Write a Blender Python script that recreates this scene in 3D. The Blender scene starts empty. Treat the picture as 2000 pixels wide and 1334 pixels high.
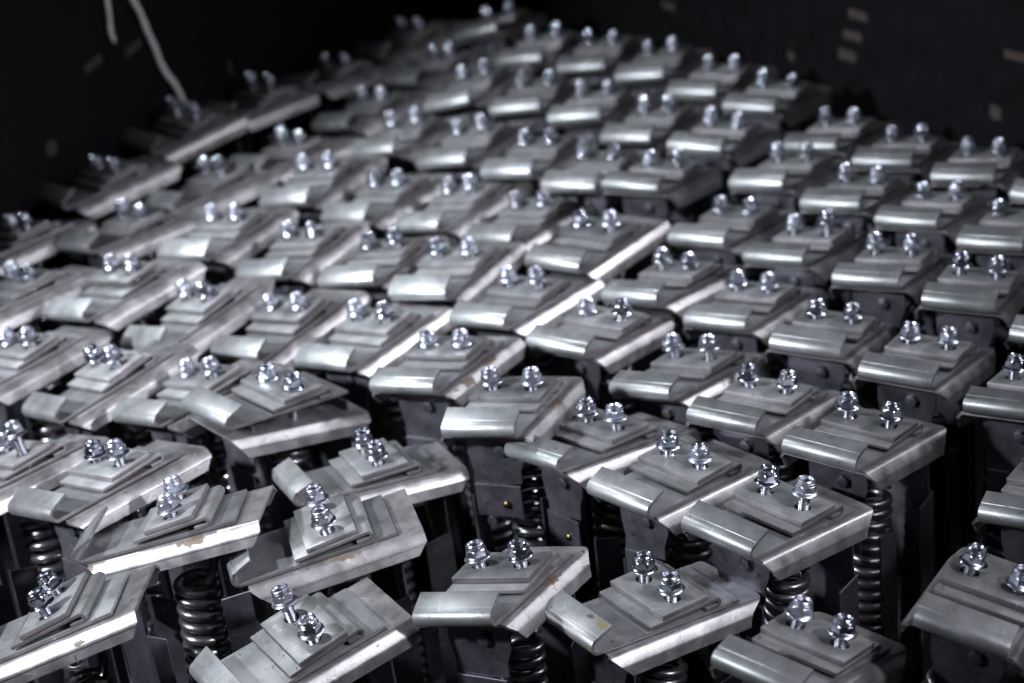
import bpy, bmesh, math, random
from mathutils import Matrix, Vector
random.seed(11)
C = bpy.context.scene.collection
SC = bpy.context.scene
MM = 0.001

# ------------------------------------------------------------------ camera
F_PX, PITCH, ROLL, HEIGHT = 4252.41, 0.41455, -0.12284, 939.79      # focal length in pixels of a 2000 px wide picture, radians, radians, mm
cd = bpy.data.cameras.new("camera")
cam = bpy.data.objects.new("camera", cd); C.objects.link(cam)
SC.camera = cam
fwd = Vector((0, math.cos(PITCH), -math.sin(PITCH)))
rgt = Vector((1, 0, 0)); upv = rgt.cross(fwd)
cr, sr = math.cos(ROLL), math.sin(ROLL)
r2 = rgt*cr + upv*sr; u2 = upv*cr - rgt*sr
M = Matrix((r2, u2, -fwd)).transposed().to_4x4()
M.translation = (0, 0, HEIGHT*MM)
cam.matrix_world = M
cd.sensor_width = 36.0
cd.lens = 36.0*F_PX/2000.0
cd.clip_start = 0.05; cd.clip_end = 60
cd.dof.use_dof = True
cd.dof.focus_distance = 1.87
cd.dof.aperture_fstop = 4.6
cd.dof.aperture_blades = 0

# ------------------------------------------------------------------ world, lamps, exposure
w = bpy.data.worlds.new("World"); SC.world = w; w.use_nodes = True
bgn = w.node_tree.nodes['Background']
bgn.inputs[0].default_value = (0.60, 0.57, 0.90, 1); bgn.inputs[1].default_value = 0.03

def lamp(name, loc, aim, size, energy, col, sy=None):
    l = bpy.data.lights.new(name, 'AREA'); l.shape = 'RECTANGLE'; l.size = size; l.size_y = sy or size
    l.energy = energy; l.color = col
    o = bpy.data.objects.new(name, l); C.objects.link(o)
    o.location = loc
    o.rotation_euler = (Vector(aim)-Vector(loc)).to_track_quat('-Z', 'Y').to_euler()
    return o
l1 = lamp("left_lamp", (-2.0, 0.95, 1.35), (-0.48, 2.10, 0), 0.13, 12.6, (0.93, 0.965, 1.0))
l1.data.spread = math.radians(52)
l2 = lamp("left_back_lamp", (-1.2, 2.7, 1.7), (-0.22, 2.55, 0), 0.14, 5.2, (0.94, 0.97, 1.0))
l2.data.spread = math.radians(72)
l4 = lamp("right_back_lamp", (2.0, 2.55, 1.25), (0, 2.3, 0), 0.25, 2.1, (0.97, 0.95, 1.0))
l4.data.spread = math.radians(48)
l5 = lamp("right_front_lamp", (1.3, 0.55, 1.3), (-0.36, 1.80, 0), 0.12, 1.7, (0.97, 0.95, 1.0))
l5.data.spread = math.radians(34)
lamp("right_strip", (1.65, 1.15, 1.35), (0, 1.9, 0), 2.2, 14, (0.96, 0.94, 1.0), 0.08)

vs = SC.view_settings
vs.view_transform = 'Standard'; vs.look = 'None'; vs.gamma = 1.0; vs.use_curve_mapping = False
vs.exposure = 0.0

# ------------------------------------------------------------------ materials
def nt(name):
    m = bpy.data.materials.new(name); m.use_nodes = True
    t = m.node_tree; b = t.nodes['Principled BSDF']
    return m, t, b
def N(t, k, **kw):
    n = t.nodes.new(k)
    for a, v in kw.items(): setattr(n, a, v)
    return n
def ramp(t, fac, stops):
    r = N(t, 'ShaderNodeValToRGB'); e = r.color_ramp.elements
    while len(e) < len(stops): e.new(0.5)
    for i, (p, c) in enumerate(stops):
        e[i].position = p; e[i].color = c if len(c) == 4 else (*c, 1)
    t.links.new(fac, r.inputs[0]); return r
def steel(name, c0, c1, rough=(0.34, 0.52), metal=0.9, rust=0.0, scr=1.0, bump=0.12, stretch=(1, 1, 1), spots=()):
    """worn galvanised steel: mottled zinc, fine scratches, dark pits, a few rust-brown spots"""
    m, t, b = nt(name); L = t.links.new
    tc = N(t, 'ShaderNodeTexCoord'); oi = N(t, 'ShaderNodeObjectInfo')
    ofs = N(t, 'ShaderNodeVectorMath', operation='SCALE'); ofs.inputs['Scale'].default_value = 0.7
    cmb = N(t, 'ShaderNodeCombineXYZ'); L(oi.outputs['Random'], cmb.inputs[0]); L(oi.outputs['Random'], cmb.inputs[1]); L(oi.outputs['Random'], cmb.inputs[2])
    L(cmb.outputs[0], ofs.inputs[0])
    add = N(t, 'ShaderNodeVectorMath', operation='ADD'); L(tc.outputs['Object'], add.inputs[0]); L(ofs.outputs[0], add.inputs[1])
    def noise(scale, det=4, vec=None, rough_=0.55, dist=0.0):
        n = N(t, 'ShaderNodeTexNoise'); n.inputs['Scale'].default_value = scale; n.inputs['Detail'].default_value = det
        n.inputs['Roughness'].default_value = rough_; n.inputs['Distortion'].default_value = dist
        L(vec or add.outputs[0], n.inputs['Vector']); return n.outputs['Fac']
    mot = noise(45, 5)
    fine = noise(420, 4)
    base = ramp(t, mot, [(0.3, c0), (0.7, c1)])
    # long faint brush lines
    mp = N(t, 'ShaderNodeMapping'); mp.inputs['Scale'].default_value = (420*stretch[0], 14*stretch[1], 420*stretch[2]); L(add.outputs[0], mp.inputs[0])
    br = noise(1.0, 3, mp.outputs[0])
    # dark pits / grime
    gr = noise(160, 6, None, 0.7, 0.6)
    pit = ramp(t, gr, [(0.615, (0, 0, 0)), (0.68, (1, 1, 1))])
    mx = N(t, 'ShaderNodeMix', data_type='RGBA'); L(pit.outputs[0], mx.inputs['Factor']); L(base.outputs[0], mx.inputs['A']); mx.inputs['B'].default_value = (c0[0]*0.35, c0[1]*0.33, c0[2]*0.30, 1)
    col = mx.outputs['Result']
    if rust > 0:
        rn = noise(30, 6, None, 0.65, 0.4)
        rr = ramp(t, rn, [(0.735-rust*0.1, (0, 0, 0)), (0.75-rust*0.1, (1, 1, 1))])
        m2 = N(t, 'ShaderNodeMix', data_type='RGBA'); L(rr.outputs[0], m2.inputs['Factor']); L(col, m2.inputs['A']); m2.inputs['B'].default_value = (0.16, 0.11, 0.055, 1)
        col = m2.outputs['Result']
        mm = N(t, 'ShaderNodeMath', operation='MULTIPLY_ADD'); L(rr.outputs[0], mm.inputs[0]); mm.inputs[1].default_value = -metal*0.8; mm.inputs[2].default_value = metal
        msock = mm.outputs[0]; L(msock, b.inputs['Metallic'])
    else:
        msock = None; b.inputs['Metallic'].default_value = metal
    for (sx, sy, sz, wx, wy, wz, colr) in spots:      # grease or rust stains that belong to this one piece
        mpx = N(t, 'ShaderNodeMapping', vector_type='TEXTURE'); mpx.inputs['Location'].default_value = (sx*MM, sy*MM, sz*MM); mpx.inputs['Scale'].default_value = (wx*MM, wy*MM, wz*MM)
        L(tc.outputs['Object'], mpx.inputs[0])
        ln = N(t, 'ShaderNodeVectorMath', operation='LENGTH'); L(mpx.outputs[0], ln.inputs[0])
        ed = noise(130, 4, tc.outputs['Object'])
        ad = N(t, 'ShaderNodeMath', operation='MULTIPLY_ADD'); L(ed, ad.inputs[0]); ad.inputs[1].default_value = 2.4; L(ln.outputs['Value'], ad.inputs[2])
        sr2 = ramp(t, ad.outputs[0], [(0.0, (1, 1, 1)), (0.97, (0.9, 0.9, 0.9)), (1.0, (0, 0, 0))])
        div = N(t, 'ShaderNodeMath', operation='DIVIDE'); L(ad.outputs[0], div.inputs[0]); div.inputs[1].default_value = 2.2; L(div.outputs[0], sr2.inputs[0])
        m4 = N(t, 'ShaderNodeMix', data_type='RGBA'); L(sr2.outputs[0], m4.inputs['Factor']); L(col, m4.inputs['A']); m4.inputs['B'].default_value = (*colr, 1)
        col = m4.outputs['Result']
        mk = N(t, 'ShaderNodeMath', operation='MULTIPLY_ADD'); L(sr2.outputs[0], mk.inputs[0]); mk.inputs[1].default_value = -0.9
        if msock is None: mk.inputs[2].default_value = metal
        else: L(msock, mk.inputs[2])
        mk.use_clamp = True; msock = mk.outputs[0]; L(msock, b.inputs['Metallic'])
    # bright scratches from stretched voronoi edges
    v = N(t, 'ShaderNodeTexVoronoi', feature='DISTANCE_TO_EDGE'); v.inputs['Scale'].default_value = 38
    mp2 = N(t, 'ShaderNodeMapping'); mp2.inputs['Rotation'].default_value = (0.3, 0.5, 0.7); mp2.inputs['Scale'].default_value = (1.0, 0.25, 1.0); L(add.outputs[0], mp2.inputs[0]); L(mp2.outputs[0], v.inputs['Vector'])
    sr_ = ramp(t, v.outputs['Distance'], [(0.0, (1, 1, 1)), (0.012, (0, 0, 0))])
    gate = ramp(t, noise(70, 2), [(0.56, (0, 0, 0)), (0.64, (1, 1, 1))])
    sg = N(t, 'ShaderNodeMath', operation='MULTIPLY'); L(sr_.outputs[0], sg.inputs[0]); L(gate.outputs[0], sg.inputs[1])
    sg2 = N(t, 'ShaderNodeMath', operation='MULTIPLY'); L(sg.outputs[0], sg2.inputs[0]); sg2.inputs[1].default_value = 0.55*scr
    m3 = N(t, 'ShaderNodeMix', data_type='RGBA'); L(sg2.outputs[0], m3.inputs['Factor']); L(col, m3.inputs['A']); m3.inputs['B'].default_value = (0.8, 0.8, 0.82, 1)
    # each object a little lighter or darker
    vr = N(t, 'ShaderNodeMapRange'); L(oi.outputs['Random'], vr.inputs[0]); vr.inputs[3].default_value = 0.70; vr.inputs[4].default_value = 1.12
    hv = N(t, 'ShaderNodeHueSaturation'); L(vr.outputs[0], hv.inputs['Value']); L(m3.outputs['Result'], hv.inputs['Color'])
    L(hv.outputs[0], b.inputs['Base Color'])
    ra = N(t, 'ShaderNodeMath', operation='ADD'); bs = N(t, 'ShaderNodeMapRange'); L(br, bs.inputs[0]); bs.inputs[3].default_value = 0.36; bs.inputs[4].default_value = 0.64; br = bs.outputs[0]
    L(mot, ra.inputs[0]); L(br, ra.inputs[1])
    rm = N(t, 'ShaderNodeMapRange'); L(ra.outputs[0], rm.inputs[0]); rm.inputs[1].default_value = 0.7; rm.inputs[2].default_value = 1.3
    rm.inputs[3].default_value = rough[0]; rm.inputs[4].default_value = rough[1]; L(rm.outputs[0], b.inputs['Roughness'])
    h = N(t, 'ShaderNodeMath', operation='ADD'); L(fine, h.inputs[0]); L(pit.outputs[0], h.inputs[1])
    h2 = N(t, 'ShaderNodeMath', operation='ADD'); L(h.outputs[0], h2.inputs[0]); L(br, h2.inputs[1])
    bp = N(t, 'ShaderNodeBump'); bp.inputs['Strength'].default_value = bump; bp.inputs['Distance'].default_value = 0.0004
    L(h2.outputs[0], bp.inputs['Height']); L(bp.outputs[0], b.inputs['Normal'])
    return m
BROWN = (0.10, 0.065, 0.035); OLIVE = (0.15, 0.135, 0.06)
CH_ARGS = ((0.32, 0.315, 0.33), (0.54, 0.535, 0.555), (0.30, 0.52), 0.84, 0.5, 1.5, 0.22)
HK_ARGS = ((0.28, 0.295, 0.31), (0.42, 0.44, 0.46), (0.36, 0.48), 0.72, 0.25, 1.2, 0.18)
CH_STAIN = {i: steel("stained_channel_steel", *CH_ARGS, spots=sp) for i, sp in {
    17: [(46, 14, -1, 5, 17, 5, BROWN), (44, -80, -2, 5, 4, 4, BROWN)], 8: [(46, -38, -3, 6, 12, 6, BROWN), (44, 10, 0, 6, 14, 5, BROWN)],
    19: [(43, 5, 0, 4, 14, 4, BROWN)], 1: [(42, 6, 0, 5, 13, 4, BROWN)], 7: [(42, 8, 0, 5, 12, 4, BROWN)],
    18: [(48, 25, -6, 2, 6, 3, BROWN)]}.items()}
HK_STAIN = {2: steel("stained_hook_steel", *HK_ARGS, spots=[(36, -92, 8, 6, 6, 6, OLIVE), (30, -77, 21, 10, 4, 4, OLIVE), (12, -76, 21, 5, 3, 3, (0.05, 0.04, 0.03))])}
M_CH = steel("galvanised_channel_steel", *CH_ARGS)
M_HK = steel("zinc_plate_steel", *HK_ARGS)
M_PL = steel("dull_plate_steel", (0.27, 0.285, 0.295), (0.43, 0.445, 0.46), (0.36, 0.52), 0.62, 0.10, 1.0, 0.22)
M_BD = steel("dark_sheet_steel", (0.085, 0.085, 0.107), (0.165, 0.165, 0.20), (0.34, 0.50), 0.75, 0.12, 0.5)
M_EDGE = steel("sheared_steel_edge", (0.185, 0.172, 0.187), (0.29, 0.275, 0.295), (0.42, 0.6), 0.7, 0.1, 1.0, 0.4)
M_SP = steel("oiled_spring_steel", (0.17, 0.17, 0.19), (0.28, 0.28, 0.31), (0.24, 0.36), 0.9, 0.0, 0.2, 0.06)

def plain(name, col, metal, rough, bump=0.0, bs=300, var=0.1):
    m, t, b = nt(name); L = t.links.new
    n = N(t, 'ShaderNodeTexNoise'); n.inputs['Scale'].default_value = bs; n.inputs['Detail'].default_value = 4
    tc = N(t, 'ShaderNodeTexCoord'); L(tc.outputs['Object'], n.inputs['Vector'])
    r = ramp(t, n.outputs['Fac'], [(0.3, tuple(c*(1-var) for c in col)), (0.7, tuple(min(1, c*(1+var)) for c in col))])
    L(r.outputs[0], b.inputs['Base Color']); b.inputs['Metallic'].default_value = metal
    rr = N(t, 'ShaderNodeMapRange'); L(n.outputs['Fac'], rr.inputs[0]); rr.inputs[3].default_value = rough*0.8; rr.inputs[4].default_value = rough*1.25
    L(rr.outputs[0], b.inputs['Roughness'])
    if bump:
        bp = N(t, 'ShaderNodeBump'); bp.inputs['Strength'].default_value = bump; bp.inputs['Distance'].default_value = 0.0005
        L(n.outputs['Fac'], bp.inputs['Height']); L(bp.outputs[0], b.inputs['Normal'])
    return m
M_NUT = plain("bright_zinc_nut", (0.68, 0.72, 0.84), 1.0, 0.19, 0.05, 250)
def vary(m, lo, hi, r0, r1):      # every piece its own sheen
    t = m.node_tree; L = t.links.new; b = t.nodes['Principled BSDF']; oi = N(t, 'ShaderNodeObjectInfo')
    a = N(t, 'ShaderNodeMapRange'); L(oi.outputs['Random'], a.inputs[0]); a.inputs[3].default_value = lo; a.inputs[4].default_value = hi
    src = b.inputs['Base Color'].links[0].from_socket
    h = N(t, 'ShaderNodeHueSaturation'); L(a.outputs[0], h.inputs['Value']); L(src, h.inputs['Color']); L(h.outputs[0], b.inputs['Base Color'])
    c = N(t, 'ShaderNodeMath', operation='MULTIPLY_ADD'); L(oi.outputs['Random'], c.inputs[0]); c.inputs[1].default_value = -57.3; c.inputs[2].default_value = 57.3
    f = N(t, 'ShaderNodeMath', operation='FRACT'); L(c.outputs[0], f.inputs[0])
    d = N(t, 'ShaderNodeMapRange'); L(f.outputs[0], d.inputs[0]); d.inputs[3].default_value = r0; d.inputs[4].default_value = r1; L(d.outputs[0], b.inputs['Roughness'])
vary(M_NUT, 0.72, 1.02, 0.15, 0.33)
M_STUD = plain("zinc_threaded_rod", (0.52, 0.53, 0.58), 1.0, 0.24, 0.05, 400)
M_BRASS = plain("yellow_passivated_rivet", (0.22, 0.16, 0.08), 1.0, 0.3)
M_MARK = plain("stamped_marking", (0.62, 0.62, 0.64), 0.9, 0.45)
M_WALL = plain("black_painted_steel_wall", (0.0036, 0.0036, 0.005), 0.0, 0.65, 0.25, 30, 0.3)
M_WALL.node_tree.nodes['Principled BSDF'].inputs['Specular IOR Level'].default_value = 0.12
M_FLOOR = plain("black_bin_floor", (0.010, 0.010, 0.012), 0.0, 0.6, 0.2, 30)
M_TAN = plain("brown_board_behind_slots", (0.034, 0.027, 0.024), 0.0, 0.8, 0.2, 60, 0.35)
M_TWINE = plain("off_white_twine", (0.66, 0.62, 0.63), 0.0, 0.8, 0.9, 260, 0.25)

# ------------------------------------------------------------------ mesh helpers (all in mm, written in metres)
def mesh_obj(name, bm, mat, parent=None, smooth=None, loc=(0, 0, 0)):
    bmesh.ops.remove_doubles(bm, verts=bm.verts, dist=1e-6)
    bmesh.ops.recalc_face_normals(bm, faces=bm.faces)
    me = bpy.data.meshes.new(name); bm.to_mesh(me); bm.free()
    if smooth is not None:
        for p in me.polygons: p.use_smooth = True
        me.set_sharp_from_angle(angle=math.radians(smooth))
    me.materials.append(mat)
    o = bpy.data.objects.new(name, me); C.objects.link(o)
    if parent: o.parent = parent
    o.location = loc
    return o
def bevel(bm, w, seg=2, ang=35):
    bmesh.ops.remove_doubles(bm, verts=bm.verts, dist=1e-6)
    bmesh.ops.recalc_face_normals(bm, faces=bm.faces)
    es = [e for e in bm.edges if len(e.link_faces) == 2 and e.calc_face_angle(0) > math.radians(ang)]
    bmesh.ops.bevel(bm, geom=es, offset=w*MM, segments=seg, profile=0.5, affect='EDGES', clamp_overlap=True)
def offset_profile(pts, t):
    """2-D polyline thickened to its right side by t"""
    out = []
    n = len(pts)
    for i in range(n):
        a = Vector(pts[max(i-1, 0)]); b = Vector(pts[min(i+1, n-1)])
        if 0 < i < n-1:
            d1 = (Vector(pts[i])-a).normalized(); d2 = (b-Vector(pts[i])).normalized()
            d = (d1+d2).normalized(); k = 1/max(0.5, d.dot(d1))
        else:
            d = (b-a).normalized(); k = 1
        nrm = Vector((d.y, -d.x))
        q = Vector(pts[i]) + nrm*t*k
        out.append((q.x, q.y))
    return out
def arc(cx, cy, r, a0, a1, n=8):
    return [(cx+r*math.cos(math.radians(a0+(a1-a0)*i/n)), cy+r*math.sin(math.radians(a0+(a1-a0)*i/n))) for i in range(n+1)]
def yz_strip(bm, outer, inner, x0, x1):
    """closed strip section (y,z) extruded along x"""
    n = len(outer)
    vo = [[bm.verts.new((x*MM, p[0]*MM, p[1]*MM)) for p in outer] for x in (x0, x1)]
    vi = [[bm.verts.new((x*MM, p[0]*MM, p[1]*MM)) for p in inner] for x in (x0, x1)]
    for i in range(n-1):
        bm.faces.new((vo[0][i], vo[0][i+1], vo[1][i+1], vo[1][i]))
        bm.faces.new((vi[0][i], vi[1][i], vi[1][i+1], vi[0][i+1]))
        for k in (0, 1):
            bm.faces.new((vo[k][i], vi[k][i], vi[k][i+1], vo[k][i+1]))
    for i in (0, n-1):
        bm.faces.new((vo[0][i], vo[1][i], vi[1][i], vi[0][i]))
def prism(bm, poly, z0, z1, holes=()):
    """polygon (x,y) with holes, extruded z0..z1 (mm)"""
    loops = [poly]+list(holes)
    rings = []
    es = []
    for lp in loops:
        vs_ = [bm.verts.new((p[0]*MM, p[1]*MM, z0*MM)) for p in lp]
        rings.append(vs_)
        for i in range(len(vs_)): es.append(bm.edges.new((vs_[i], vs_[(i+1) % len(vs_)])))
    r = bmesh.ops.triangle_fill(bm, use_beauty=True, use_dissolve=True, edges=es)
    fs = [f for f in r['geom'] if isinstance(f, bmesh.types.BMFace)]
    e = bmesh.ops.extrude_face_region(bm, geom=fs)
    nv = [v for v in e['geom'] if isinstance(v, bmesh.types.BMVert)]
    bmesh.ops.translate(bm, verts=nv, vec=(0, 0, (z1-z0)*MM))
def lathe(bm, prof, n=32, mat=None):
    """prof [(r,z)] mm"""
    rows = []
    for r, z in prof:
        if r < 1e-6: rows.append([bm.verts.new((0, 0, z*MM))])
        else: rows.append([bm.verts.new((r*MM*math.cos(2*math.pi*i/n), r*MM*math.sin(2*math.pi*i/n), z*MM)) for i in range(n)])
    for a, b in zip(rows, rows[1:]):
        for i in range(n):
            j = (i+1) % n
            if len(a) == 1: bm.faces.new((a[0], b[j], b[i]))
            elif len(b) == 1: bm.faces.new((a[i], a[j], b[0]))
            else: bm.faces.new((a[i], a[j], b[j], b[i]))
def circ(cx, cy, r, n=20, sx=1.0):
    return [(cx+sx*r*math.cos(2*math.pi*i/n), cy+r*math.sin(2*math.pi*i/n)) for i in range(n)]

# ------------------------------------------------------------------ the parts of one clamp
def channel_mesh(rounded):
    """inverted tray: flat top, rolled shoulders, flanges with a small step, chamfered ends"""
    half = [(0, 0), (20, 0), (36, 0)] + arc(39.5, -6.0, 6.0, 90, 40, 6)
    half += [(49.0, -8.2), (49.6, -9.6), (49.8, -10.6), (48.9, -11.4), (49.1, -12.2), (50.2, -20.0)]
    full = [(-x, z) for x, z in reversed(half[1:])] + half
    inner = offset_profile(full, 2.8)
    # arclength measured from the shoulder
    NY = 26
    bm = bmesh.new()
    def yend(p, front):
        x, z = abs(p[0]), p[1]
        d = max(0, -z)
        if front:
            return -82 + max(0, d-2)*0.95
        if rounded:
            r = 19.0
            s = max(0, x-30) + d*0.6
            s = min(s, r)
            return 81 - (r - math.sqrt(max(0, r*r-s*s)))*0.9 - max(0, d-6)*0.25
        return 81 - max(0, d-8)*0.85
    def grid(prof):
        rows = []
        for k, p in enumerate(prof):
            q = full[k]
            y0, y1 = yend(q, True), yend(q, False)
            rows.append([bm.verts.new((p[0]*MM, (y0+(y1-y0)*j/NY)*MM, p[1]*MM)) for j in range(NY+1)])
        for a, b in zip(rows, rows[1:]):
            for j in range(NY): bm.faces.new((a[j], a[j+1], b[j+1], b[j]))
        return rows
    A = grid(full); B = grid(inner)
    for k in range(len(A)-1):
        for j in (0, NY): bm.faces.new((A[k][j], A[k+1][j], B[k+1][j], B[k][j]))
    for k in (0, -1):
        for j in range(NY): bm.faces.new((A[k][j], A[k][j+1], B[k][j+1], B[k][j]))
    # a few dents in the flange edge
    bmesh.ops.remove_doubles(bm, verts=bm.verts, dist=1e-6)
    rnd = random.Random(3 if rounded else 5)
    for v in bm.verts:
        v.co.z += (rnd.random()-0.5)*0.00022
        v.co.y += (rnd.random()-0.5)*0.0001 if abs(v.co.y) > 0.06 else 0
    return bm
def hook_mesh(lip_len, alpha, seed):
    R = 8.2; cy, cz = -86.9, 1.0+R
    pts = [(58, 1.0), (20, 1.0), (-30, 1.0), (-60, 1.0)]
    pts += arc(cy, cz, R, -90, -270+alpha, 14)
    e = pts[-1]; ca, sa = math.cos(math.radians(alpha)), math.sin(math.radians(alpha))
    def along(d, k=0.0): return (e[0]+ca*d+sa*k, e[1]+sa*d-ca*k)
    pts += [along(0.9), along(1.3, 0.3), along(3.4, 0.3), along(3.8), along(lip_len, 0.6)]
    inner = offset_profile(pts, 3.2)
    bm = bmesh.new()
    yz_strip(bm, pts, inner, -37.5, 37.5)
    bevel(bm, 0.35, 2, 50)
    return bm
WS = 0.07
def wedge_mesh():
    """lower plate hemmed under itself at the far end"""
    y0, z0 = -35.5, 6.6
    yb = 33.0
    zt = lambda y: z0+3.4+WS*(y-y0)
    Rr = (zt(yb) - 4.7)/2.0
    pts = [(y0, zt(y0)), (0, zt(0)), (yb, zt(yb))] + arc(yb, zt(yb)-Rr, Rr, 86, -90, 12)[1:] + [(22, 4.7)]
    inner = offset_profile(pts, 3.4)
    bm = bmesh.new(); yz_strip(bm, pts, inner, -38, 38)
    bevel(bm, 0.4, 2, 50)
    return bm
def clamp_plate_mesh():
    bm = bmesh.new()
    ch = 1.0
    poly = [(-38, -23.5), (38, -23.5), (38, 24.5), (-38, 24.5)]
    holes = [list(reversed([(sx*20.5+6.6*math.cos(a)*1.18, 6.6*math.sin(a)) for a in [2*math.pi*i/22 for i in range(22)]])) for sx in (-1, 1)]
    prism(bm, poly, 0, 5.2, holes)
    bevel(bm, 0.7, 2, 50)
    return bm
def nut_mesh():
    bm = bmesh.new()
    # flange and washer face
    lathe(bm, [(5.0, 0.0), (10.3, 0.0), (11.1, 0.4), (11.2, 1.0), (10.8, 1.6), (9.5, 2.5), (8.3, 3.2), (6.0, 3.4)], 40)
    # hexagon: chamfered top corners
    n = 48; rows = []
    apo = 7.95
    for z, cap in ((2.3, 99), (7.4, 99), (8.1, 8.75), (8.7, 8.15)):
        row = []
        for i in range(n):
            a = 2*math.pi*i/n
            k = ((a+math.pi/6) % (math.pi/3))-math.pi/6
            r = min(apo/math.cos(k), cap)
            zz = z
            if z == 7.4: zz = 7.4 + 0.55*(1-(k/(math.pi/6))**2)
            row.append(bm.verts.new((r*MM*math.cos(a), r*MM*math.sin(a), zz*MM)))
        rows.append(row)
    for a, b in zip(rows, rows[1:]):
        for i in range(n): bm.faces.new((a[i], a[(i+1) % n], b[(i+1) % n], b[i]))
    # collar that holds the locking ring, with the sunk bore
    lathe(bm, [(8.15, 8.7), (7.85, 8.9), (7.7, 9.4), (7.7, 10.7), (7.35, 11.0), (7.35, 11.4), (7.6, 11.7), (7.5, 12.8), (7.0, 13.5), (6.2, 13.7), (5.8, 13.4), (5.5, 12.6), (5.3, 12.0), (5.0, 12.0), (5.0, 1.0)], 40)
    for v in bm.verts: v.co.x *= 1.06; v.co.y *= 1.06; v.co.z *= 1.05
    return bm
def stud_mesh(top):
    """threaded rod from below the channel up to the nut's top"""
    bm = bmesh.new()
    prof = [(0, -34), (4.2, -34)]
    z = -33
    pitch = 1.5
    while z < top-1.2:
        prof += [(4.75, z), (5.4, z+pitch*0.45), (5.4, z+pitch*0.6)]
        z += pitch
    prof += [(4.3, top-0.8), (3.6, top), (0, top-0.1)]
    lathe(bm, prof, 24)
    return bm
def sheet_xz(bm, poly, y0, y1, holes=()):
    b2 = bmesh.new(); prism(b2, poly, 0, y1-y0, holes)
    # x,y,z -> x, y0+z, y
    for v in b2.verts:
        x, y, z = v.co; v.co = (x, y0*MM+z, y)
    me = bpy.data.meshes.new("t"); b2.to_mesh(me); b2.free(); bm.from_mesh(me); bpy.data.meshes.remove(me)
def sheet_yz(bm, poly, x0, x1):
    b2 = bmesh.new(); prism(b2, poly, 0, x1-x0)
    for v in b2.verts:
        x, y, z = v.co; v.co = (x0*MM+z, x, y)
    me = bpy.data.meshes.new("t"); b2.to_mesh(me); b2.free(); bm.from_mesh(me); bpy.data.meshes.remove(me)
def front_panel_mesh():
    bm = bmesh.new()
    web = [(-30, -5), (30, -5), (30, -30), (24, -46), (23.5, -60)] + arc(35.5, -60, 12, 180, 262, 7) + \
          [(42, -73), (42, -290), (-32, -290), (-32, -72), (-28, -66), (-26, -50), (-30, -30)]
    sheet_xz(bm, web, -58.0, -55.6, [list(reversed(circ(-14, -104, 5.0)))])
    sheet_yz(bm, [(-57.9, -74), (-28, -84), (-28, -290), (-57.9, -290)], 39.7, 41.9)
    sheet_yz(bm, [(-57.9, -76), (-30, -84), (-30, -290), (-57.9, -290)], -32.1, -29.9)
    sheet_xz(bm, [(-26, -62), (22, -62), (22, -96), (-26, -96)], -60.6, -58.2)   # lapped joint plate
    bevel(bm, 0.3, 1, 50)
    return bm
def rear_panel_mesh():
    bm = bmesh.new()
    sheet_xz(bm, [(-34, -8), (34, -8), (34, -60), (38, -70), (38, -290), (-38, -290), (-38, -70), (-34, -60)], 56, 58.4)
    sheet_yz(bm, [(58.2, -64), (30, -70), (30, -290), (58.2, -290)], 36, 38.2)
    sheet_yz(bm, [(58.2, -64), (34, -66), (34, -290), (58.2, -290)], -38.2, -36)
    bevel(bm, 0.3, 1, 50)
    return bm
def spring_mesh():
    bm = bmesh.new()
    R, rw = 17.6, 4.5; ns = 12
    zt, zb = -52.0, -286.0
    path = []
    turns_close = 1.3
    a = 0.0; z = zt
    T = 0
    while z > zb:
        pitch = 9.0 if T < turns_close else 12.6
        path.append((R*math.cos(a), R*math.sin(a), z))
        a += 2*math.pi/22; z -= pitch/22; T += 1/22
    # the wire's end leads up into the head
    lead = [(-4, 16, -26), (4, 19, -36), (12, 14, -44)]
    path = lead+[p for p in path[2:]]
    prev = None; rings = []
    for i, p in enumerate(path):
        d = (Vector(path[min(i+1, len(path)-1)])-Vector(path[max(i-1, 0)])).normalized()
        s = d.cross(Vector((0, 0, 1))).normalized(); t_ = s.cross(d)
        rings.append([bm.verts.new((Vector(p)+(s*math.cos(2*math.pi*k/ns)+t_*math.sin(2*math.pi*k/ns))*rw)*MM) for k in range(ns)])
    for r0, r1 in zip(rings, rings[1:]):
        for k in range(ns): bm.faces.new((r0[k], r0[(k+1) % ns], r1[(k+1) % ns], r1[k]))
    bm.faces.new(rings[0]); bm.faces.new(list(reversed(rings[-1])))
    return bm
def hex_bolt_mesh(s=1.0):
    bm = bmesh.new()
    hexp = [(6.2*s*math.cos(math.pi/3*i), 6.2*s*math.sin(math.pi/3*i)) for i in range(6)]
    prism(bm, hexp, 0, 4.5*s)
    bevel(bm, 0.5, 2, 40)
    lathe(bm, [(0, 0), (7.4*s, 0), (7.4*s, 0.9*s), (0, 0.9*s)], 20)
    for v in bm.verts: v.co = (v.co.x, -v.co.z, v.co.y)
    return bm
def rivet_mesh():
    bm = bmesh.new()
    lathe(bm, [(0, 3.4), (2.0, 3.2), (3.6, 2.3), (4.4, 0.8), (4.5, 0), (0, 0)], 20)
    for v in bm.verts: v.co = (v.co.x, -v.co.z, v.co.y)
    return bm

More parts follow.
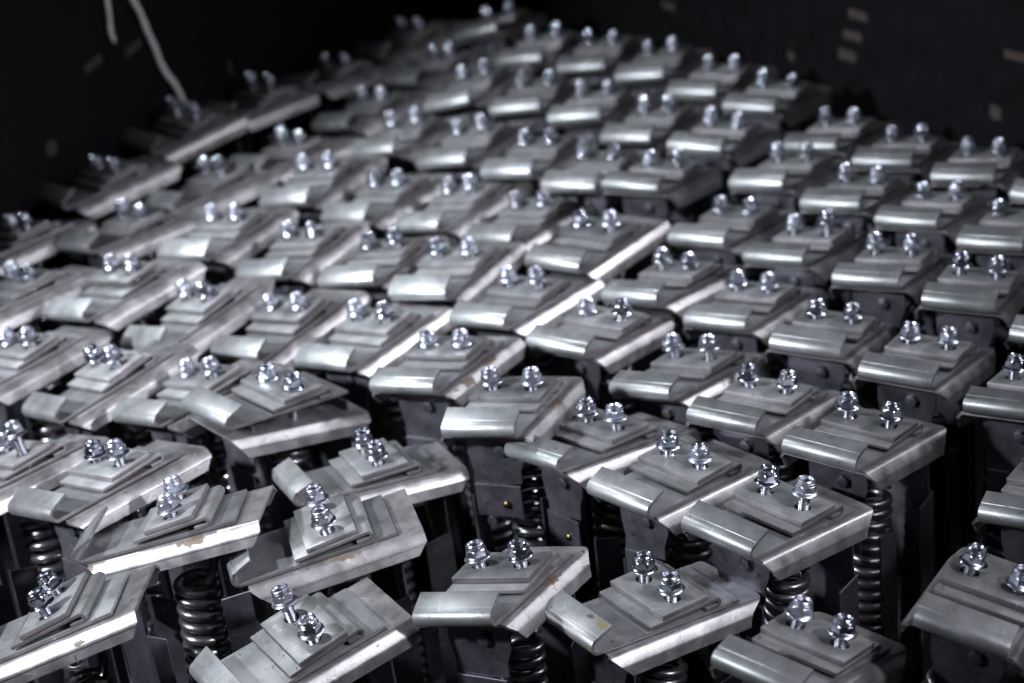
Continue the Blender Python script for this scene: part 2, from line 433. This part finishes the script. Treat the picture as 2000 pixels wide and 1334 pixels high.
def smart(name, bm, mat, sm=30):
    o = mesh_obj(name, bm, mat, None, sm); me = o.data
    bpy.data.objects.remove(o); return me
def edges(me, kind):
    """sheared edges keep bare, duller metal"""
    me.materials.append(M_EDGE)
    for p in me.polygons:
        n, c = p.normal, p.center
        cut = abs(n.x) > 0.8 if kind == 'strip' else (abs(n.z) < 0.6)
        if kind == 'strip' and abs(n.y) > 0.8 and -0.037 < c.y < -0.034: cut = True
        if kind == 'channel': cut = abs(n.y) > 0.85 or (c.z < -0.0195)
        if cut: p.material_index = 1
    return me
ME = dict(
    ch_round=edges(smart("channel", channel_mesh(True), M_CH, 40), 'channel'), ch_sharp=edges(smart("channel", channel_mesh(False), M_CH, 40), 'channel'),
    hook=[edges(smart("hook_plate", hook_mesh(L, a, i), M_HK, 32), 'strip') for i, (L, a) in enumerate([(19.0, 27), (20.0, 30), (18.3, 25)])],
    wedge=edges(smart("wedge_plate", wedge_mesh(), M_PL, 32), 'strip'), plate=edges(smart("clamp_plate", clamp_plate_mesh(), M_PL, 32), 'plate'),
    nut=smart("flange_nut", nut_mesh(), M_NUT, 28), front=smart("front_panel", front_panel_mesh(), M_BD, 30),
    rear=smart("rear_panel", rear_panel_mesh(), M_BD, 30), spring=smart("coil_spring", spring_mesh(), M_SP, 60),
    hexb=smart("hex_bolt", hex_bolt_mesh(), M_BD, 30), rivet=smart("rivet", rivet_mesh(), M_BRASS, 50))
STUD = {}
def stud(top):
    k = round(top)
    if k not in STUD: STUD[k] = smart("bolt", stud_mesh(k), M_STUD, 35)
    return STUD[k]

# poses: x, y, z in mm, yaw, nod, lean in degrees
POSES = {
    1: (-30.9, 1633.5, -4.7, -29.2, -5.6, -9.1),
    2: (96.4, 1603.3, -27.5, -59.4, -3.9, 0.8),
    3: (205.5, 1456.4, 0.0, -40.0, -14.0, 7.2),
    4: (215.6, 1668.5, 7.1, -46.5, -8.7, 4.9),
    5: (145.3, 1813.5, -17.3, -48.9, -4.9, 2.2),
    6: (77.2, 1879.4, -3.7, -53.5, -6.4, -4.8),
    7: (-4.6, 1930.7, 22.3, -24.4, -5.1, -3.5),
    8: (-69.1, 2071.4, 12.5, -29.6, -3.6, -4.9),
    9: (-147.8, 2209.8, -5.4, -38.8, 2.5, -5.4),
    10: (-243.3, 2269.2, -3.6, -39.9, 6.4, -7.5),
    11: (-247.6, 2078.1, -7.8, -51.2, -7.0, 1.2),
    12: (-323.2, 2075.1, 12.5, -45.2, 0.6, -9.5),
    13: (-428.1, 2141.3, 11.1, -50.5, 9.1, -10.4),
    14: (-534.3, 2217.0, 15.0, -45.3, 3.8, -9.0),
    15: (-503.6, 1966.1, 2.5, -50.2, 2.3, -13.7),
    16: (-397.6, 1889.9, 15.9, -46.4, 1.8, -10.3),
    17: (-318.6, 1762.5, 23.8, -93.9, 10.7, -6.1),
    18: (-411.9, 1632.7, 13.5, -93.7, 19.2, -3.1),
    19: (-186.3, 1744.8, 2.1, -79.0, 7.3, 0.8),
    20: (-201.7, 1589.8, -13.7, -62.1, 10.2, 1.8),
    21: (-149.8, 1914.7, -25.2, -70.4, -2.1, -4.5),
    22: (182.2, 2021.8, -11.0, -42.6, -6.3, -7.5),
    23: (242.9, 1930.0, -11.9, -36.2, -9.3, 1.3),
    24: (317.8, 1803.9, 3.5, -39.0, -10.2, 2.6),
    25: (410.4, 1966.9, -3.0, -33.2, -9.2, 2.3),
    26: (487.5, 1859.0, -4.1, -32.6, -13.0, -0.2),
    27: (333.4, 2062.9, -6.4, -28.4, -10.7, 2.7),
    28: (271.3, 2200.2, -23.3, -36.4, -5.8, -3.8),
    29: (430.6, 2214.5, -5.0, -31.1, -8.8, -2.2),
    30: (494.5, 2099.4, 7.5, -27.0, -9.6, 2.3),
    31: (357.9, 2334.5, -17.1, -36.4, -7.9, -4.6),
    32: (284.2, 2426.7, -15.7, -38.7, -5.1, -4.3),
    33: (196.1, 2284.8, -19.4, -41.9, -5.4, -7.3),
    34: (101.3, 2169.3, -16.7, -37.9, -6.6, -0.0),
    35: (22.5, 2246.5, -1.5, -38.7, -1.7, -4.7),
    36: (114.2, 2370.8, 9.1, -39.7, 1.3, -1.6),
    37: (213.7, 2552.9, 10.2, -32.6, -8.3, -1.3),
    38: (139.6, 2615.5, 8.7, -30.2, -1.4, -3.2),
    39: (68.6, 2712.6, 4.1, -31.8, -0.1, -6.1),
    40: (-15.7, 2800.8, 2.3, -30.4, 1.9, -8.0),
    41: (-105.2, 2879.7, -2.5, -34.0, -0.2, -9.6),
    42: (-153.5, 3041.8, -8.6, -45.0, 2.2, -10.2),
    43: (-212.0, 3198.1, 2.2, -43.5, -3.0, -10.2),
    44: (-319.1, 3092.3, 9.2, -48.4, 0.9, -6.2),
    45: (-415.5, 2953.4, 27.0, -47.4, 4.1, 1.3),
    46: (-503.9, 2766.6, 25.3, -50.6, 4.7, -3.7),
    47: (-601.3, 2613.4, 9.8, -48.3, 1.7, -11.6),
    48: (-458.3, 2617.7, 4.3, -48.7, -1.0, -8.2),
    49: (-364.2, 2761.7, -0.5, -52.5, 3.4, -8.8),
    50: (-266.4, 2868.0, -4.9, -44.9, -0.6, -8.5),
    51: (-220.8, 2726.3, 3.2, -32.4, 4.4, -8.5),
    52: (-332.4, 2553.4, 9.8, -32.9, 2.0, -6.3),
    53: (-234.9, 2497.9, -4.4, -34.2, 4.0, -9.7),
    54: (-132.7, 2663.3, -9.8, -41.3, 3.9, -8.1),
    55: (-38.5, 2609.8, -13.4, -40.4, 3.3, -9.3),
    56: (46.6, 2540.8, -17.7, -41.0, 1.7, -7.3),
    57: (-136.2, 2419.3, -1.1, -29.5, -1.1, -7.7),
    58: (-52.1, 2348.8, 5.0, -29.9, 1.1, -5.5),
    59: (-440.7, 2388.3, 16.7, -42.9, 4.3, -8.0),
    60: (-565.2, 2424.5, 13.3, -52.7, 3.3, -10.1),
    61: (-344.5, 2308.4, 6.8, -46.4, 9.8, -11.1),
    62: (-2.1, 3049.2, 3.6, -30.0, 2.2, -13.1),
    63: (-49.1, 3214.2, -8.9, -48.2, 1.4, -8.8),
    64: (-93.7, 3336.7, 6.9, -49.1, 6.0, -5.7),
    65: (45.3, 3374.8, -0.3, -27.4, -5.7, -11.6),
    66: (106.9, 3196.2, 5.8, -29.3, -1.5, -6.2),
    67: (190.8, 3150.0, 0.5, -27.5, 1.0, -5.0),
    68: (272.2, 3085.0, -8.0, -28.9, -1.8, -5.6),
    69: (337.7, 2933.0, 4.8, -34.4, -2.2, -4.0),
    70: (403.0, 2842.5, -0.2, -34.8, -4.6, -1.9),
    71: (81.3, 2988.9, -2.0, -24.2, -2.0, -5.9),
    72: (159.0, 2892.3, 1.5, -24.5, -5.2, -5.9),
    73: (232.6, 2799.3, -1.6, -34.2, -0.9, -4.8),
    74: (308.2, 2679.9, 8.9, -33.3, -6.0, -0.8),
    75: (460.0, 2690.4, -12.7, -36.3, -5.2, -6.2),
    76: (522.0, 2571.3, -4.3, -32.5, -7.8, -3.6),
    77: (594.0, 2469.1, 3.7, -30.1, -7.3, -3.6),
    78: (375.5, 2551.7, -4.1, -38.9, -5.7, -6.7),
    79: (438.3, 2426.4, 3.8, -36.2, -7.9, -5.0),
    80: (514.5, 2367.9, -5.8, -35.6, -8.0, -3.3),
    81: (582.9, 2267.8, 0.3, -34.5, -5.8, -3.0),
    82: (679.7, 2407.6, 0.0, -35.5, -0.0, 0.0),
    83: (579.7, 2031.8, 0.0, -35.5, -0.0, 0.0),
    84: (457.6, 1669.1, -2.2, -34.6, -6.3, -0.2),
    85: (352.0, 1487.8, 11.0, -28.1, -7.9, 13.9),
    86: (-416.4, 1501.9, 0.8, -22.0, 1.9, -1.4),
}
# channel with a rolled corner; how far the two nuts stand proud of their plate (mm); plate lift (mm)
ROUNDED = {1, 2, 3, 4, 5, 7, 24, 25, 27, 22, 23, 65, 70, 74, 85, 26, 83, 84}
GAP = {1: (7, 7), 2: (8, 8), 3: (8, 8), 4: (8, 12), 5: (6, 6), 6: (6, 8), 7: (5, 5), 8: (1, 2), 9: (5, 5), 10: (1, 3), 11: (0, 0),
       12: (1, 5), 13: (6, 7), 14: (3, 6), 15: (3, 19), 16: (4, 9), 17: (6, 5), 18: (6, 9), 19: (9, 9), 20: (13, 8), 21: (6, 7),
       22: (8, 9), 23: (6, 6), 24: (7, 6), 25: (4, 5), 26: (8, 8), 31: (6, 13), 44: (12, 10), 45: (12, 10), 49: (9, 12)}
LIFT = {8: 3.5, 10: 4.0, 59: 9.0, 61: 3.0, 9: 3.0, 28: 3.0, 68: 2.5, 71: 2.5, 72: 2.0, 12: 2.0}
LABELS = {
    1: "sharp clamp at bottom centre, hook lying level, light panel to its left",
    2: "sharp clamp right of bottom centre with yellow-stained hook and a bright white flange",
    3: "clamp at the bottom edge, right of centre, with 12/10 stamped on its plate",
    4: "clamp right of centre whose long hook touches the flange at its left, spring below",
    5: "clamp behind the yellow-hooked clamp, one bolt end standing out of its nut",
    6: "shaded clamp with a short lit hook end, between two brighter clamps right of centre",
    7: "middle clamp with broad level silver hook, rounded channel corner and bare neck plate below",
    8: "clamp at the centre with lifted pale plate and broad shiny hook",
    9: "clamp just left of the lifted pale plate in the centre, nuts low on its plate",
    10: "clamp with level pale hook right behind the turned clamp left of centre",
    11: "clamp turned askew left of centre whose channel hangs well below its hook plate",
    12: "clamp left of centre whose front is crossed by the hook of the askew clamp",
    13: "clamp with a short pale hook and long narrow flange, lower left of centre",
    14: "clamp at the left edge, halfway down, its long flange pointing to the lower left",
    15: "clamp at the left edge with one nut standing far up on its long bolt",
    16: "sharp clamp at lower left with short curled hook, in front of the pale-hooked ones",
    17: "sharp clamp at lower left turned sideways, brown stain on its bright flange edge",
    18: "clamp in the bottom left corner turned sideways beneath the brown-stained one",
    19: "clamp left of bottom centre turned sideways with its two nuts one behind the other",
    20: "clamp at the bottom edge with tilted tall bolt and a glaring white flange",
    21: "soft-focus clamp turned sideways in the dark gap left of centre",
    22: "clamp, eighth from the left in the fifth row from the back",
    23: "clamp, ninth from the left in the fifth row from the back",
    24: "dim-flanged clamp, tenth from the left in the fifth row from the back",
    25: "stamped clamp, tenth from the left in the fourth row from the back",
    26: "clamp, eleventh from the left in the fourth row from the back",
    27: "clamp, ninth from the left in the fourth row from the back",
    28: "clamp, eighth from the left in the fourth row from the back",
    29: "blurred clamp, ninth from the left in the third row from the back",
    30: "blurred clamp, tenth from the left in the third row from the back",
    31: "clamp with one tall bolt, eighth from the left in the third row from the back",
    32: "blurred clamp, seventh from the left in the third row from the back",
    33: "clamp, seventh from the left in the fourth row from the back",
    34: "bright-flanged clamp, seventh from the left in the fifth row from the back",
    35: "raised-plate clamp, sixth from the left in the fifth row from the back",
    36: "round-cornered bright clamp, sixth from the left in the fourth row from the back",
    37: "raised bright-flanged clamp, sixth from the left in the third row from the back",
    38: "blurred clamp, fifth from the left in the third row from the back",
    39: "blurred clamp, fourth from the left in the third row from the back",
    40: "blurred clamp, third from the left in the third row from the back",
    41: "blurred clamp, second from the left in the third row from the back",
    42: "blurred clamp, first from the left in the third row from the back",
    43: "clamp on the left rim, third one below the topmost clamp",
    44: "clamp on the left rim of the heap, right of the twine's foot",
    45: "clamp on the left rim of the heap right under the twine's lower end",
    46: "clamp on the left rim, second up from the left edge of the photo",
    47: "clamp on the left rim cut off by the left edge, under the tan square hole",
    48: "clamp, first from the left in the fifth row from the back",
    49: "clamp just inside the left rim, in front of the one under the twine",
    50: "clamp, first from the left in the fourth row from the back",
    51: "clamp, second from the left in the fourth row from the back",
    52: "clamp, second from the left in the fifth row from the back",
    53: "clamp, third from the left in the fifth row from the back",
    54: "clamp, third from the left in the fourth row from the back",
    55: "clamp, fourth from the left in the fourth row from the back",
    56: "clamp, fifth from the left in the fourth row from the back",
    57: "clamp, fourth from the left in the fifth row from the back",
    58: "clamp, fifth from the left in the fifth row from the back",
    59: "loose-plated clamp, second from the left in the sixth row from the back",
    60: "clamp, first from the left in the sixth row from the back",
    61: "clamp, third from the left in the sixth row from the back",
    62: "blurred clamp, third from the left in the second row from the back",
    63: "blurred clamp, second from the left in the second row from the back",
    64: "blurred clamp, first from the left in the second row from the back",
    65: "topmost clamp of the heap, first from the left in the rearmost row",
    66: "blurred clamp, second from the left in the rearmost row",
    67: "blurred clamp, third from the left in the rearmost row",
    68: "blurred clamp, fourth from the left in the rearmost row",
    69: "blurred clamp, fifth from the left in the rearmost row",
    70: "long-flanged clamp, sixth from the left in the rearmost row",
    71: "blurred clamp, fourth from the left in the second row from the back",
    72: "blurred clamp, fifth from the left in the second row from the back",
    73: "blurred clamp, sixth from the left in the second row from the back",
    74: "clamp with rounded bare end, seventh from the left in the second row from the back",
    75: "blurred clamp, seventh from the left in the rearmost row",
    76: "blurred clamp, eighth from the left in the rearmost row",
    77: "blurred clamp, ninth from the left in the rearmost row",
    78: "blurred clamp, eighth from the left in the second row from the back",
    79: "blurred clamp, ninth from the left in the second row from the back",
    80: "blurred clamp, tenth from the left in the second row from the back",
    81: "blurred clamp, eleventh from the left in the second row from the back",
    82: "blurred clamp, tenth from the left in the rearmost row",
    83: "clamp hook at the right edge, halfway down the photo",
    84: "dim clamp cut off by the right edge, just above the lower right corner clamp",
    85: "dim clamp cut off by the right edge at the bottom, hook pointing left",
    86: "clamp cut off by the bottom left corner, only channel end and nut showing",
}
NEARER = {11: 0.972, 16: 0.988}
def add(name, me, parent, loc=(0, 0, 0), rot=(0, 0, 0)):
    o = bpy.data.objects.new(name, me); C.objects.link(o); o.parent = parent
    o.location = [c*MM for c in loc]; o.rotation_euler = [math.radians(a) for a in rot]
    return o
def pose_matrix(p):
    x, y, z, ps, tx, ty = p
    R = Matrix.Rotation(math.radians(ps), 3, 'Z') @ Matrix.Rotation(math.radians(tx), 3, 'X') @ Matrix.Rotation(math.radians(ty), 3, 'Y')
    m = R.to_4x4(); m.translation = (x*MM, y*MM, z*MM); return m, R
MARKS = {3: ("12/10", "2044-1"), 2: ("12/10", "2044-1"), 4: ("12/10", "2044-1"), 20: ("12/10", "20-1"), 25: ("12/10", "2044-1")}
def text_mesh(s, size):
    cu = bpy.data.curves.new("t", 'FONT'); cu.body = s; cu.size = size*MM; cu.extrude = 0.06*MM; cu.align_x = 'CENTER'; cu.align_y = 'CENTER'
    cu.space_character = 1.35; cu.offset = 0
    o = bpy.data.objects.new("t", cu); C.objects.link(o)
    dg = bpy.context.evaluated_depsgraph_get(); me = bpy.data.meshes.new_from_object(o.evaluated_get(dg))
    bpy.data.objects.remove(o); me.materials.clear(); me.materials.append(M_MARK); return me
TXT = {}
for i in sorted(POSES):
    rnd = random.Random(i*7+1)
    if i == 86: POSES[i] = (-440.0, 1462.0, -6.0, *POSES[i][3:])
    if i in NEARER:      # lies on top of its neighbours
        k_ = NEARER[i]; p = POSES[i]; POSES[i] = (p[0]*k_, p[1]*k_, HEIGHT+(p[2]-HEIGHT)*k_, *p[3:])
    m, R = pose_matrix(POSES[i])
    root = bpy.data.objects.new("spring_clamp", None); C.objects.link(root)
    root.empty_display_size = 0.02
    root.matrix_world = m
    root['label'] = LABELS[i]; root['category'] = "spring clamp"; root['group'] = "steel spring clamps packed in the bin"
    rounded = i in ROUNDED or (i > 26 and rnd.random() < 0.4)
    drop = -14.0 if i == 11 else 0.0
    cm = ME['ch_round'] if rounded else ME['ch_sharp']
    if i in CH_STAIN: cm = cm.copy(); cm.materials[0] = CH_STAIN[i]
    add("channel", cm, root, (0, -4 if i == 11 else 0, drop), (-4 if i == 11 else 0, 0, -3 if i == 11 else rnd.uniform(-0.8, 0.8)))
    hm = ME['hook'][rnd.randrange(3)]
    if i in HK_STAIN: hm = hm.copy(); hm.materials[0] = HK_STAIN[i]
    hp = add("hook_plate", hm, root, (rnd.uniform(-1, 1), 0, 0), (0, 0, rnd.uniform(-1, 1)))
    lift = LIFT.get(i, 0.0)
    add("wedge_plate", ME['wedge'], root, (rnd.uniform(-0.8, 0.8), 0, rnd.uniform(-0.5, 0.2)), (0, 0, rnd.uniform(-1.2, 1.2)))
    pz = 13.35 + lift*0.6
    slope = math.degrees(math.atan(WS))+rnd.uniform(-0.2, 0.6)+lift*0.25*rnd.choice((-1, 1))*0.5
    plate = add("clamp_plate", ME['plate'], root, (rnd.uniform(-0.6, 0.6), 0, pz-0.6), (slope, rnd.uniform(-0.5, 0.5), rnd.uniform(-1, 1)))
    gp = GAP.get(i, (rnd.uniform(2, 8), rnd.uniform(2, 8)))
    for k, sx in enumerate((-1, 1)):
        g = gp[k]
        zt = pz+4.9
        proud = 4.5 if (i in (5,) and k == 1) else 0.0
        top = zt+g+12.6+proud
        tilt = (rnd.uniform(-4, 4)+(2 if g > 9 else 0), rnd.uniform(-4, 4), rnd.uniform(0, 60))
        if i == 20: tilt = ((-3, -10, 10), (2, 3, 35))[k]
        if i == 1: tilt = ((3, -1, 20), (3, 0, 12))[k]
        b = add("bolt", stud(top), root, (sx*20.5+rnd.uniform(-0.6, 0.6), rnd.uniform(-0.8, 0.8), 0), tilt)
        add("flange_nut", ME['nut'], b, (0, 0, round(top)-12.6-proud), (0, 0, 0))
    if i in MARKS:
        for q, s in enumerate(MARKS[i]):
            if s not in TXT: TXT[s] = text_mesh(s, 5.2)
            add("stamped_marking", TXT[s], plate, ((-17 if q == 0 else 15), -15.5, 5.22), (0, 0, 180))
    # body hangs nearly plumb whatever the head's tilt
    unt = R.inverted() @ (Matrix.Rotation(math.radians(POSES[i][3]), 3, 'Z'))
    q = unt.to_quaternion(); q = Matrix.Identity(3).to_quaternion().slerp(q, 0.85)
    e = [math.degrees(a) for a in q.to_euler()]
    from mathutils import Euler
    def about(P, e):      # turn a hanging part about its own fixing point P
        v = Vector(P); return tuple(v - Euler([math.radians(a) for a in e]).to_matrix() @ v)
    fp = add("front_panel", ME['front'], root, about((0, -57, -5), e), e)
    add("hex_bolt", ME['hexb'], fp, (6, -58.0, -24), (0, rnd.uniform(0, 60), 0))
    add("rivet", ME['rivet'], fp, (6, -60.6, -82))
    add("rear_panel", ME['rear'], root, about((0, 57, -5), e), e)
    e2 = [e[0]+rnd.uniform(-1.5, 1.5), e[1]+rnd.uniform(-1.5, 1.5), rnd.uniform(0, 360) if i not in (17, 4, 24, 1) else 20]
    add("coil_spring", ME['spring'], root, tuple(a+b for a, b in zip((4, 2, 0), about((0, 0, -22), e2))), e2)

# ------------------------------------------------------------------ the bin: two walls with slots, and its floor
def az_wall(p, ang, length_neg, length_pos, name, label, slots, h0=-300, h1=430):
    """upright sheet through p (mm) along azimuth ang; local x along the wall, z up; slots = [(x, z, w, h, tilt)]"""
    root = bpy.data.objects.new(name, None); C.objects.link(root)
    root.location = (p[0]*MM, p[1]*MM, 0); root.rotation_euler = (0, 0, math.radians(ang))
    root['label'] = label; root['category'] = "bin wall"
    bm = bmesh.new()
    holes = []
    for sx, sz, ww, hh, tl in slots:
        c, s = math.cos(math.radians(tl)), math.sin(math.radians(tl))
        r = min(ww, hh)*0.3; pts = []
        for cx, cy, a0 in ((ww/2-r, hh/2-r, 0), (-ww/2+r, hh/2-r, 90), (-ww/2+r, -hh/2+r, 180), (ww/2-r, -hh/2+r, 270)):
            for k in range(4):
                a = math.radians(a0+30*k); pts.append((cx+r*math.cos(a), cy+r*math.sin(a)))
        holes.append(list(reversed([(sx+c*x-s*y, sz+s*x+c*y) for x, y in pts])))
    sheet_xz(bm, [(-length_neg, h0), (length_pos, h0), (length_pos, h1), (-length_neg, h1)], 0, 4, holes)
    mesh_obj("wall_panel", bm, M_WALL, root, 30)
    for k, (sx, sz, ww, hh, tl) in enumerate(slots):
        bm = bmesh.new(); sheet_xz(bm, [(sx-ww*0.8-6, sz-hh-6), (sx+ww*0.8+6, sz-hh-6), (sx+ww*0.8+6, sz+hh+6), (sx-ww*0.8-6, sz+hh+6)], *((4.3, 6.5) if dside[0] > 0 else (-2.5, -0.3)))
        mesh_obj("backing_board", bm, M_TAN, root)
    return root

def unproject_wall(px, py, p, ang):
    """where the view ray through picture point (px,py) meets an upright plane -> (x along wall, z) in mm"""
    d = fwd*F_PX + r2*(px-1000) - u2*(py-667)
    n = Vector((-math.sin(math.radians(ang)), math.cos(math.radians(ang)), 0))
    o = Vector((0, 0, HEIGHT)); P = Vector((p[0], p[1], 0))
    t = (P-o).dot(n)/d.dot(n); X = o+d*t
    ax = Vector((math.cos(math.radians(ang)), math.sin(math.radians(ang)), 0))
    return (X-P).dot(ax), X.z
LP, LA = (-560, 2830), 57.0

RP, RA = (560, 2890), -60.0
dside = [1]
sl = []
for px, py, ww, hh, tl in ((186, 124, 44, 15, 12), (264, 93, 44, 15, 12), (104, 288, 26, 22, -8), (453, 132, 15, 26, 4), (76, 143, 5, 12, 4), (0, 270, 5, 12, 4)):
    x, z = unproject_wall(px, py, LP, LA); sl.append((x, z, ww, hh, tl))
az_wall(LP, LA, 1500, 1300, "bin_wall", "black steel bin wall on the left with two ragged slots and white twine in front", sl, h1=620)
sl = []
for px, py, ww, hh, tl in ((1672, 30, 46, 16, 0), (1662, 71, 44, 17, 0), (1651, 108, 44, 18, 0), (1303, 12, 40, 14, 0), (1542, 108, 20, 20, 0), (1543, 86, 18, 8, 0), (1941, 220, 26, 22, 0), (1985, 111, 56, 14, 0)):
    x, z = unproject_wall(px, py, RP, RA); sl.append((x, z, ww, hh, tl))
az_wall(RP, RA, 1300, 1700, "bin_wall", "black steel bin wall on the right with a column of three brown slots", sl)
bm = bmesh.new(); prism(bm, [(-3000, 0), (3000, 0), (3000, 6500), (-3000, 6500)], -302, -298)
fl = mesh_obj("floor", bm, M_FLOOR); fl['kind'] = 'structure'

# white twine hanging down the left wall
def twine(pts, rad, label):
    bm = bmesh.new(); rings = []; P3 = []
    rnd = random.Random(4)
    n = Vector((math.sin(math.radians(LA)), -math.cos(math.radians(LA)), 0))
    ax = Vector((math.cos(math.radians(LA)), math.sin(math.radians(LA)), 0))
    for px, py in pts:
        x, z = unproject_wall(px, py, LP, LA)
        P3.append(Vector((LP[0], LP[1], 0))+ax*x+Vector((0, 0, z))+n*rad*1.2)
    fine = []
    for a, b in zip(P3, P3[1:]):
        for k in range(6): fine.append(a.lerp(b, k/6))
    fine.append(P3[-1])
    for i, p in enumerate(fine):
        d = (fine[min(i+1, len(fine)-1)]-fine[max(i-1, 0)]).normalized()
        s = d.cross(n).normalized(); t_ = s.cross(d)
        r = rad*(0.85+0.3*rnd.random())*(1 if 1 < i < len(fine)-2 else 0.55)
        rings.append([bm.verts.new((p+(s*math.cos(a)+t_*0.7*math.sin(a))*r)*MM) for a in [2*math.pi*k/8+i*0.3 for k in range(8)]])
    for r0, r1 in zip(rings, rings[1:]):
        for k in range(8): bm.faces.new((r0[k], r0[(k+1) % 8], r1[(k+1) % 8], r1[k]))
    bm.faces.new(rings[0]); bm.faces.new(rings[-1])
    o = mesh_obj("twine", bm, M_TWINE, None, 50)
    o['label'] = label; o['category'] = "twine"; return o
twine([(235, -40), (254, 0), (268, 26), (282, 62), (296, 92), (306, 120), (318, 143), (334, 162), (349, 190), (352, 200)], 4.8, "long thick off-white twine hanging down to the clamps at the left wall")
twine([(201, -40), (204, 0), (209, 35), (211, 62), (219, 82)], 3.8, "short off-white twine end hanging above the slots of the left wall")
